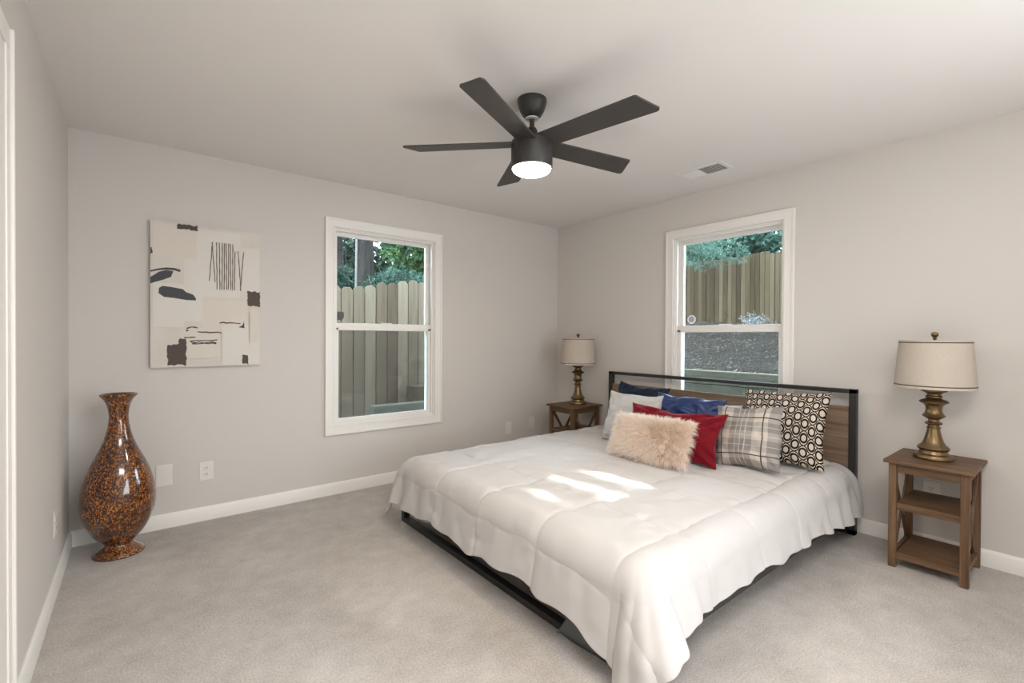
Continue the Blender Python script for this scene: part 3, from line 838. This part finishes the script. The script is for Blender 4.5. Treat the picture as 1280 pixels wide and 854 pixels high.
# ------------------------------------------------------------------ painting
art = thing('painting', 'abstract canvas with brown and charcoal marks on the wall left of the window', 'painting', (-3.252, 0, 1.494))
AX0, AX1, AZ0, AZ1 = -0.307, 0.307, -0.461, 0.463
g = G().box(AX0, AX1, -0.036, -0.002, AZ0, AZ1)
YF = -0.0362
def ap(u, v): return (AX0 + (AX1 - AX0) * u, AZ1 - (AZ1 - AZ0) * v)
lay = [0]
def patch_poly(pts, mi):
    lay[0] += 1
    y = YF - 0.00025 * (1 + lay[0] % 7) - (0.0008 if mi > 2 else 0)
    q = [ap(*a) for a in pts]
    g.add([(x, y, z) for x, z in q], [tuple(range(len(q)))], mi)
def rect(u0, v0, u1, v1, mi): patch_poly([(u0, v0), (u1, v0), (u1, v1), (u0, v1)], mi)
def rough_rect(u0, v0, u1, v1, mi, n=9, a=0.006, seed=1):
    rr = random.Random(seed); pts = []
    for s in range(4):
        c0 = [(u0, v0), (u1, v0), (u1, v1), (u0, v1)][s]; c1 = [(u1, v0), (u1, v1), (u0, v1), (u0, v0)][s]
        for i in range(n):
            t = i / n; pts.append((min(1, max(0, c0[0] + (c1[0] - c0[0]) * t + rr.uniform(-a, a))), min(1, max(0, c0[1] + (c1[1] - c0[1]) * t + rr.uniform(-a, a)))))
    patch_poly(pts, mi)
def stroke(pts, w, mi):
    L, Rr = [], []
    for i, (x, y) in enumerate(pts):
        x0, y0 = pts[max(0, i - 1)]; x1, y1 = pts[min(len(pts) - 1, i + 1)]
        dx, dy = x1 - x0, (y1 - y0) * 1.5; l = math.hypot(dx, dy) or 1
        ww = w * (0.8 + 0.4 * math.sin(i * 1.7 + x * 30) ** 2)
        L.append((x - dy / l * ww, y + dx / l * ww / 1.5)); Rr.append((x + dy / l * ww, y - dx / l * ww / 1.5))
    patch_poly(L + Rr[::-1], mi)
rect(0.02, 0.01, 0.38, 0.24, 2); rect(0.39, 0.02, 0.80, 0.50, 1); rect(0.80, 0.12, 0.99, 0.45, 1); rect(0.28, 0.24, 0.44, 0.68, 1)
rect(0.02, 0.42, 0.28, 0.72, 1); rect(0.44, 0.52, 0.64, 0.72, 2); rect(0.64, 0.52, 0.88, 0.70, 2); rect(0.62, 0.70, 0.99, 0.99, 1); rect(0.30, 0.72, 0.61, 0.96, 2); rect(0.88, 0.58, 0.98, 0.83, 2)
rough_rect(0.22, 0.003, 0.40, 0.034, 3, seed=2); rough_rect(0.0, 0.185, 0.015, 0.225, 3, n=3, a=0.004, seed=3)
rough_rect(0.87, 0.445, 0.995, 0.555, 3, seed=4); rough_rect(0.14, 0.84, 0.30, 0.985, 3, a=0.007, seed=5); rough_rect(0.235, 0.80, 0.30, 0.85, 3, n=4, seed=6)
rough_rect(0.82, 0.925, 0.88, 0.99, 3, n=4, seed=7); patch_poly([(0.78, 0.715), (0.82, 0.70), (0.835, 0.672), (0.84, 0.722)], 3)
patch_poly([(0.0, 0.43), (0.0, 0.385), (0.07, 0.345), (0.13, 0.33), (0.19, 0.335), (0.17, 0.375), (0.10, 0.40), (0.04, 0.415)], 4)
stroke([(0.0, 0.345), (0.06, 0.33), (0.13, 0.32), (0.20, 0.32), (0.25, 0.33)], 0.010, 4)
patch_poly([(0.065, 0.49), (0.07, 0.455), (0.10, 0.44), (0.18, 0.445), (0.27, 0.455), (0.30, 0.475), (0.36, 0.49), (0.385, 0.515), (0.385, 0.53), (0.30, 0.53), (0.20, 0.52), (0.11, 0.515)], 4)
rr = random.Random(9)
for u in (0.52, 0.545, 0.575, 0.60, 0.625, 0.645, 0.665, 0.685, 0.705, 0.725, 0.745, 0.79, 0.815):
    v0 = 0.10 if u < 0.74 else 0.15
    v1 = 0.385 if u < 0.56 else 0.44
    tilt = 0.03 if u in (0.545, 0.79) else (-0.03 if u in (0.52, 0.815) else rr.uniform(-0.006, 0.006))
    stroke([(u + tilt * (k / 8 - 0.5) + rr.uniform(-0.002, 0.002), v0 + (v1 - v0) * k / 8 + rr.uniform(0, 0.006)) for k in range(9)], 0.0045, 5)
for (u0, v0, u1, v1) in ((0.30, 0.725, 0.40, 0.722), (0.28, 0.79, 0.38, 0.785), (0.40, 0.757, 0.62, 0.755), (0.33, 0.82, 0.58, 0.81), (0.35, 0.84, 0.57, 0.835), (0.60, 0.685, 0.80, 0.685), (0.30, 0.745, 0.315, 0.745), (0.34, 0.825, 0.57, 0.83)):
    stroke([(u0 + (u1 - u0) * k / 6, v0 + (v1 - v0) * k / 6 + rr.uniform(-0.006, 0.006)) for k in range(7)], 0.006, 3)
for (u0, v0, u1, v1) in ((0.45, 0.53, 0.45, 0.70), (0.62, 0.74, 0.62, 0.97), (0.32, 0.945, 0.60, 0.94), (0.89, 0.60, 0.89, 0.83), (0.36, 0.03, 0.38, 0.24), (0.03, 0.235, 0.38, 0.24)):
    stroke([(u0 + (u1 - u0) * k / 6, v0 + (v1 - v0) * k / 6) for k in range(7)], 0.0022, 2)
g.build('canvas', [MT['canvas'], MT['canvas_white'], MT['canvas_cream'], MT['paint_brown'], MT['paint_slate'], MT['paint_line']], art)

# ------------------------------------------------------------------ wall plates (local: x along wall, y = out of the wall to -y, z up)
def outlet(loc, rz, label, blank=False, w=0.080, h=0.122):
    t = thing('blank_wall_plate' if blank else 'wall_outlet', label, 'wall plate' if blank else 'outlet', loc, rz, None if blank else 'white duplex outlets')
    G().box(-w / 2, w / 2, -0.006, 0, -h / 2, h / 2).build('cover_plate', MT['plate'], t, bevel=0.003)
    if not blank:
        for s in (-1, 1):
            g = G()
            pts = [(0.017 * max(-0.82, min(0.82, math.cos(a))) / 0.82, 0.0145 * math.sin(a) + s * 0.0205) for a in [2 * PI * k / 20 for k in range(20)]]
            g.prism(pts, 0.006, 0.0085, 0, Matrix.Rotation(PI / 2, 4, 'X'))
            so = g.build('socket', MT['plate'], t, bevel=0.0005)
            g = G()
            for dx in (-0.0065, 0.0065): g.box(dx - 0.0013, dx + 0.0013, -0.0089, -0.0084, s * 0.0205 - 0.001, s * 0.0205 + 0.008)
            g.box(-0.0024, 0.0024, -0.0089, -0.0084, s * 0.0205 - 0.009, s * 0.0205 - 0.0045)
            g.build('slots', MT['slot'], so)
    return t
outlet((-3.490, 0, 0.340), 0, 'blank white wall plate beside the vase', True, 0.086, 0.138)
outlet((-3.263, 0, 0.330), 0, 'white outlet on the back wall between vase and window')
outlet((-0.685, 0, 0.320), 0, 'small white wall plate, left one of the pair beside the far nightstand', True, 0.08, 0.125)
outlet((-0.368, 0, 0.338), 0, 'small white wall plate nearest the far room corner', True, 0.08, 0.125)
outlet((0, -3.131, 0.347), -PI / 2, 'white outlet on the wall seen through the right nightstand')
outlet((LX, -0.625, 0.335), PI / 2, 'white outlet on the left wall by the vase')

# ------------------------------------------------------------------ ceiling vent
vt = thing('ceiling_vent', 'white slatted air vent in the ceiling', 'vent', (-0.445, -1.955, H))
fr = G().frame(-0.095, 0.095, -0.165, 0.165, 0.022, -0.007, 0.0).build('vent_frame', MT['plate'], vt)
fr.matrix_local = Matrix(((1, 0, 0, 0), (0, 0, 1, 0), (0, 1, 0, 0), (0, 0, 0, 1)))
G().box(-0.075, 0.075, -0.145, 0.145, -0.0015, -0.0005).build('vent_back', Mat('vent_shadow', (0.34, 0.34, 0.33), 0.8).m, vt)
for k in range(13):
    y = -0.138 + k * 0.023
    tilt = 0.009 if k > 6 else -0.009
    G().bar((-0.073, y, -0.0055), (0.073, y, -0.0055), 0.019, 0.0012, (0, tilt, 0.011)).build('slat', MT['plate'], vt)

# ------------------------------------------------------------------ ceiling fan
FX, FY = -2.058, -1.926
fan = thing('ceiling_fan', 'black five blade ceiling fan with lit lamp', 'ceiling fan', (FX, FY, H))
G().lathe([(0.0, 0.0), (0.074, 0.0), (0.075, -0.008), (0.072, -0.025), (0.062, -0.055), (0.048, -0.080), (0.034, -0.092), (0.0, -0.092)], 48).build('canopy', MT['fan'], fan, smooth=True)
G().lathe([(0.030, -0.0905), (0.034, -0.093), (0.034, -0.098), (0.026, -0.100), (0.013, -0.100)], 32).build('canopy_ring', MT['plate'], fan, smooth=True)
G().lathe([(0.0125, -0.09), (0.0125, -0.16)], 24).build('downrod', MT['fan'], fan, smooth=True)
G().lathe([(0.013, -0.140), (0.020, -0.142), (0.026, -0.150), (0.042, -0.205), (0.042, -0.215)], 32).build('coupling_cover', MT['fan'], fan, smooth=True)
G().lathe([(0.0, -0.208), (0.085, -0.208), (0.100, -0.211), (0.105, -0.217), (0.105, -0.345), (0.103, -0.349), (0.096, -0.349)], 64).build('motor_housing', MT['fan'], fan, smooth=True)
m = Mat('lamp_lens', (1, 1, 1)); m.b.inputs['Emission Color'].default_value = (1.0, 0.80, 0.58, 1); m.b.inputs['Emission Strength'].default_value = FAN_POWER
G().lathe([(0.097, -0.346), (0.097, -0.352), (0.090, -0.362), (0.070, -0.372), (0.040, -0.378), (0.0, -0.380)], 48).build('light_lens', m.m, fan, smooth='all')
def blade_outline():
    pts = []
    r0, r1, w0, w1, cr = 0.085, 0.645, 0.118, 0.138, 0.018
    pts += [(r0, -w0 / 2)]
    tip_b, tip_t = r1 - 0.030, r1 + 0.012
    cb, ct = Vector((tip_b - cr, -w1 / 2 + cr)), Vector((tip_t - cr, w1 / 2 - cr))
    for k in range(7):
        a = -PI / 2 + (PI / 2) * k / 6; pts.append((cb.x + cr * math.cos(a), cb.y + cr * math.sin(a)))
    for k in range(7):
        a = (PI / 2) * k / 6; pts.append((ct.x + cr * math.cos(a), ct.y + cr * math.sin(a)))
    pts += [(r0, w0 / 2)]
    return pts
BO = blade_outline()
PITCH_B = math.radians(-11)
for k in range(5):
    a = -1.412 - k * 2 * PI / 5
    mx = Matrix.Rotation(a, 4, 'Z') @ Matrix.Rotation(PITCH_B, 4, 'X')
    b = G().prism(BO, -0.004, 0.004).build('blade', MT['blade'], fan, bevel=0.0015)
    b.matrix_local = Matrix.Translation((0, 0, -0.222)) @ mx

# ------------------------------------------------------------------ outdoors
def leaf_mesh(name, pts, size, mat, seed, parent=None, narrow=0.45, drop=None, tint=None, nrm=None):
    """one mesh of diamond-shaped leaves at the given points"""
    rg = np.random.default_rng(seed)
    P = np.asarray(pts)
    if drop is not None: P = P[~drop(P)]
    n = len(P)
    a = rg.normal(0, 1, (n, 3)); a[:, 2] -= 0.3; a /= np.linalg.norm(a, axis=1)[:, None]
    b = np.cross(a, rg.normal(0, 1, (n, 3))); b /= np.linalg.norm(b, axis=1)[:, None]
    s = (size * rg.uniform(0.6, 1.4, n))[:, None]
    c = np.cross(a, b)
    q = np.stack([P, P + a * s * 0.5 + b * s * narrow * 0.5 + c * s * 0.06, P + a * s, P + a * s * 0.5 - b * s * narrow * 0.5 + c * s * 0.06], 1)
    f = np.arange(n * 4).reshape(n, 4)
    me = bpy.data.meshes.new(name); me.from_pydata(q.reshape(-1, 3).tolist(), [], f.tolist())
    tv = np.repeat(np.clip(rg.normal(0.45, 0.28, n) if tint is None else tint(P, rg), 0, 1), 4)
    at = me.attributes.new('tint', 'FLOAT', 'POINT'); at.data.foreach_set('value', tv.astype(np.float32))
    me.materials.append(mat)
    o = bpy.data.objects.new(name, me); COL.objects.link(o)
    if parent: o.parent = parent
    return o
def crown(c, rad, n, seed, clumps=40):
    rg = np.random.default_rng(seed)
    d = rg.normal(0, 1, (clumps, 3)); d /= np.linalg.norm(d, axis=1)[:, None]
    cc = np.array(c) + d * np.array(rad) * rg.uniform(0.35, 1.0, (clumps, 1))
    k = rg.integers(0, clumps, n)
    return cc[k] + rg.normal(0, 1, (n, 3)) * np.array(rad) * 0.17
def tree(name, label, x, y, z0, h, r, crown_c, crown_r, n, size, mat, seed, bark='bark', narrow=0.45, drop=None, group=None, lean=0.0, more=None):
    t = thing(name, label, 'tree', (x, y, z0), 0, group)
    G().tube([(lean * s * s, 0.02 * math.sin(5 * s), h * s) for s in [k / 8 for k in range(9)]], [r * (1.15 - 0.5 * k / 8) for k in range(9)], 14).build('trunk', MT[bark], t, smooth='all')
    P = crown(crown_c, crown_r, n, seed) - np.array([x, y, z0])
    if more is not None: P = np.concatenate([P, crown(*more) - np.array([x, y, z0])])
    dr = None
    if drop is not None: dr = lambda Q: drop(Q + np.array([x, y, z0]))
    leaf_mesh('foliage', P, size, mat, seed + 1, t, narrow, dr)
    return t

# ground outside (kept clear of the house)
g = G().box(-9, 0.16, T, 9, -0.2, -0.02); g.box(0.16, 1.9, -9, 9, -0.2, -0.02)
struct(g.build('ground', MT['soil']), 'bare soil of the yard outside the windows', 'ground')

# back fence seen through the left window
FYB = 1.9
fence = thing('picket_fence', 'tall weathered grey dog-ear fence outside the window beside the painting', 'fence', (-1.2, FYB, -0.02))
rg = random.Random(4)
x = -3.6
while x < 1.6:
    w = 0.1370
    top = 1.84 + 0.14 * max(0, min(1, (x + 1.75) / 0.9)) + rg.uniform(-0.02, 0.025)
    cx = x - -1.2
    e = 0.035
    poly = [(cx, 0), (cx + w, 0), (cx + w, top - e), (cx + w - e, top), (cx + e, top), (cx, top - e)]
    dy = rg.uniform(-0.006, 0.006)
    G().prism(poly, dy, dy + 0.018, 0, Matrix.Rotation(PI / 2, 4, 'X')).build('picket', MT['fence'], fence, bevel=0.006)
    x += 0.144
for z in (0.35, 1.0, 1.6):
    G().box(-2.4, 2.8, 0.030, 0.070, z, z + 0.09).build('rail', MT['fence'], fence)
G().box(-2.4, 2.8, 0.012, 0.026, 0.02, 1.74).build('gap_backing', MT['fence'], fence)  # board added behind the pickets so the gaps stay dark
# timber edging and block at its foot
tag(G().box(-1.52, 0.6, 1.42, 1.56, -0.02, 0.44).build('garden_timber', MT['timber'], bevel=0.008), 'low grey timber edging in front of the grey fence', 'timber')
tag(G().box(-0.93, -0.30, 1.60, 1.80, -0.02, 0.62).build('wood_block', MT['fence'], bevel=0.008), 'square wooden block standing against the grey fence', 'block')

# sun patch on the duvet: the gap in the leaves that lets the light through
LIT = [[(-1.66, -1.72), (-1.48, -1.76), (-1.43, -2.10), (-1.43, -2.65), (-1.63, -2.65), (-1.62, -2.2), (-1.65, -2.0)],
       [(-1.90, -1.66), (-1.70, -1.70), (-1.69, -1.95), (-1.68, -2.2), (-1.64, -2.6), (-1.99, -2.6), (-1.95, -2.3), (-1.86, -2.25), (-1.88, -2.0)],
       [(-2.14, -1.80), (-1.94, -1.84), (-1.97, -2.36), (-2.14, -2.26)]]
def in_poly(x, y, poly):
    c = np.zeros(len(x), bool); n = len(poly)
    for i in range(n):
        (x0, y0), (x1, y1) = poly[i], poly[i - 1]
        k = ((y0 > y) != (y1 > y)) & (x < (x1 - x0) * (y - y0) / (y1 - y0 + 1e-12) + x0)
        c ^= k
    return c
def sun_gap(P):
    t = (P[:, 2] - 0.45) / (-SUN_DIR.z)
    x, y = P[:, 0] + SUN_DIR.x * t, P[:, 1] + SUN_DIR.y * t
    out = np.zeros(len(P), bool)
    for q in LIT: out |= in_poly(x, y, q)
    return out
NEAR = 'trees beyond the grey fence'
tree('broadleaf_tree', 'thick dark trunk under leafy branches in the upper left pane', -0.78, 3.6, -0.1, 4.2, 0.165, (-1.95, 4.0, 4.35), (1.35, 0.8, 1.1), 24000, 0.11, MT['leaf'], 50, drop=sun_gap, more=((-2.0, 4.0, 3.62), (1.1, 0.6, 0.58), 20000, 52))  # crown and extra cluster above the view added to block sun outside the gap
tree('broadleaf_tree', 'bright green leafy tree above the right part of the grey fence', 0.1, 3.1, -0.1, 3.4, 0.05, (0.05, 3.1, 2.8), (0.62, 0.45, 0.6), 3800, 0.11, MT['leaf'], 60, drop=sun_gap)
def boughs(name, label, x, y, h, r, n, zr, ln, seed, size=0.085, az=(0, 2 * PI), tint=(0.5, 0.3)):
    """a conifer: needles along drooping boughs"""
    t = thing(name, label, 'tree', (x, y, -0.1))
    G().tube([(0, 0, h * k / 6) for k in range(7)], [r * (1.1 - 0.6 * k / 6) for k in range(7)], 10).build('trunk', MT['bark'], t, smooth='all')
    rg_ = np.random.default_rng(seed); P = []
    for k in range(n):
        a0 = rg_.uniform(*az); z0 = rg_.uniform(*zr); L = rg_.uniform(*ln)
        for s_ in np.linspace(0.08, 1, 40):
            w_ = 0.20 * L * (1 - s_ * 0.6)
            for q in range(4):
                o_ = rg_.uniform(-1, 1) * w_
                P.append((math.cos(a0) * L * s_ - math.sin(a0) * o_, math.sin(a0) * L * s_ + math.cos(a0) * o_, z0 + 0.1 * s_ - 0.32 * s_ * s_ - 0.25 * abs(o_) + rg_.normal(0, 0.012)))
    P = np.array(P)
    keep = ~sun_gap(P + np.array([x, y, -0.1]))
    leaf_mesh('foliage', P[keep], size, MT['needle'], seed + 1, t, 0.17, None, lambda P_, r_: r_.normal(tint[0], tint[1], len(P_)))
    return t
boughs('conifer_tree', 'blue green conifer just above the grey fence', -0.60, 2.75, 2.3, 0.035, 26, (1.85, 2.32), (0.40, 0.72), 70)
boughs('conifer_tree', 'dark conifer left of the thick trunk beyond the grey fence', -1.02, 4.15, 3.6, 0.125, 20, (1.9, 2.5), (0.3, 0.6), 74, tint=(0.25, 0.25))
tree('slender_tree', 'thin pale trunk in front of the dark trunk, upper left pane', -1.33, 2.5, -0.1, 3.3, 0.017, (-1.38, 2.5, 3.2), (0.35, 0.2, 0.25), 900, 0.07, MT['leaf'], 78, bark='palebark', drop=sun_gap)
for i, (x, y, lab) in enumerate(((-2.6, 6.6, 'tall dark tree far behind the grey fence, leftmost'), (1.2, 6.8, 'tall dark tree far behind the grey fence, in the middle'), (4.9, 6.4, 'tall dark tree far behind the grey fence, rightmost'))):
    tree('broadleaf_tree', lab, x, y, -0.1, 4, 0.2, (x, y, 2.3), (1.9, 0.7, 1.7), 14000, 0.17, MT['darkleaf'], 80 + 3 * i, drop=sun_gap)

# slope, retaining wall and fence seen through the right window
wall_t = thing('retaining_wall', 'stacked timber retaining wall below the mulch slope', 'retaining wall', (2.0, -0.6, -0.02))
for k in range(5):
    z = -0.02 + 0.172 * k
    G().box(-0.07 + 0.006 * (k % 2), 0.07 + 0.006 * (k % 2), -4.5, 4.5, z + 0.02, z + 0.186).build('timber', MT['timber'], wall_t, bevel=0.008)
rgn = np.random.default_rng(3)
nx, ny = 46, 70
xs, ys = np.linspace(2.08, 6.6, nx), np.linspace(-4.5, 4.5, ny)
Xg, Yg = np.meshgrid(xs, ys, indexing='ij')
Zg = 0.80 + (Xg - 2.0) * 0.195 + 0.035 * vnoise(Xg * 3, Yg * 3, 33) + 0.015 * vnoise(Xg * 11, Yg * 11, 34)
vs = np.stack([Xg, Yg, Zg], -1).reshape(-1, 3).tolist()
fs = [(i * ny + j, (i + 1) * ny + j, (i + 1) * ny + j + 1, i * ny + j + 1) for i in range(nx - 1) for j in range(ny - 1)]
struct(G().add(vs, fs).build('ground_slope', MT['mulch'], smooth='all'), 'dark bark mulch slope above the timber wall', 'slope')
f2 = thing('picket_fence', 'tall brown board fence on the mulch slope outside the bedside window', 'fence', (6.0, 0.6, 1.5))
y = -2.6
while y < 4.4:
    top = 1.42 + rg.uniform(-0.03, 0.03)
    cy = y - 0.6
    poly = [(cy, 0), (cy + 0.0870, 0), (cy + 0.0870, top - 0.02), (cy + 0.076, top), (cy + 0.02, top), (cy, top - 0.02)]
    G().prism(poly, 0, 0.018, 0, Matrix(((0, 0, 1, rg.uniform(-0.006, 0.006)), (1, 0, 0, 0), (0, 1, 0, 0), (0, 0, 0, 1)))).build('picket', MT['fence_brown'], f2, bevel=0.007)
    y += 0.093
for z in (0.25, 1.1):
    G().box(0.045, 0.085, -3.2, 3.7, z, z + 0.09).build('rail', MT['fence_brown'], f2)
G().box(0.028, 0.042, -3.2, 3.7, 0.02, 1.34).build('gap_backing', MT['fence_brown'], f2)  # added backing that stops bright slits between the boards
for i, (y, z, lab) in enumerate(((3.6, 4.0, 'green tree behind the brown fence, at its left end'), (1.6, 4.0, 'green tree behind the middle of the brown fence'), (-0.6, 4.0, 'green tree behind the right end of the brown fence'), (-3.0, 4.0, 'green tree behind the brown fence, hidden by the window casing'))):
    tree('broadleaf_tree', lab, 7.6, y, 1.4, 4, 0.12, (7.6, y, 3.35), (0.7, 1.1, 0.95), 11000, 0.15, MT['needle'], 100 + 3 * i)
# a light fir bough hanging into view in front of the brown fence
fir = thing('conifer_tree', 'pale fir boughs hanging over the left end of the brown fence', 'tree', (5.2, 2.05, 1.35))
G().tube([(0, 0, 0), (0, 0.02, 1.2), (0.02, 0, 2.6)], [0.06, 0.05, 0.03], 10).build('trunk', MT['bark'], fir, smooth='all')
rgn = np.random.default_rng(12); P = []
for k in range(16):
    a0 = rgn.uniform(-2.2, -1.0); z0 = rgn.uniform(1.5, 2.0); L = rgn.uniform(0.7, 1.7)
    for s in np.linspace(0.1, 1, 70):
        for q in range(4):
            P.append((math.cos(a0) * L * s * 0.6 + rgn.normal(0, 0.02), math.sin(a0) * L * s + rgn.normal(0, 0.05), z0 + 0.15 * s - 0.42 * s * s + rgn.normal(0, 0.025)))
leaf_mesh('foliage', P, 0.075, MT['needle'], 13, fir, 0.14, None, lambda P_, r_: r_.normal(0.85, 0.2, len(P_)))
# leafy tuft added in place of a blurred bright spot in the pane
sh = thing('pale_spot_tuft', 'pale leafy tuft in place of a blurred bright spot at the right foot of the brown fence', 'shrub', (5.4, 0.28, 1.42))
rgn = np.random.default_rng(14); P = []
for k in range(60):
    d = np.array([rgn.normal(0, 0.5), rgn.normal(0, 0.8), abs(rgn.normal(0.8, 0.3))]); d /= np.linalg.norm(d)
    L = rgn.uniform(0.12, 0.36)
    for s in np.linspace(0.1, 1, 16): P.append(tuple(d * L * s + rgn.normal(0, 0.015, 3)))
leaf_mesh('foliage', P, 0.05, MT['pale_spot'], 15, sh, 0.3)
G().tube([(0, 0, -0.05), (0, 0, 0.15)], 0.012, 6).build('stem', MT['bark'], sh)
bpy.context.view_layer.update()
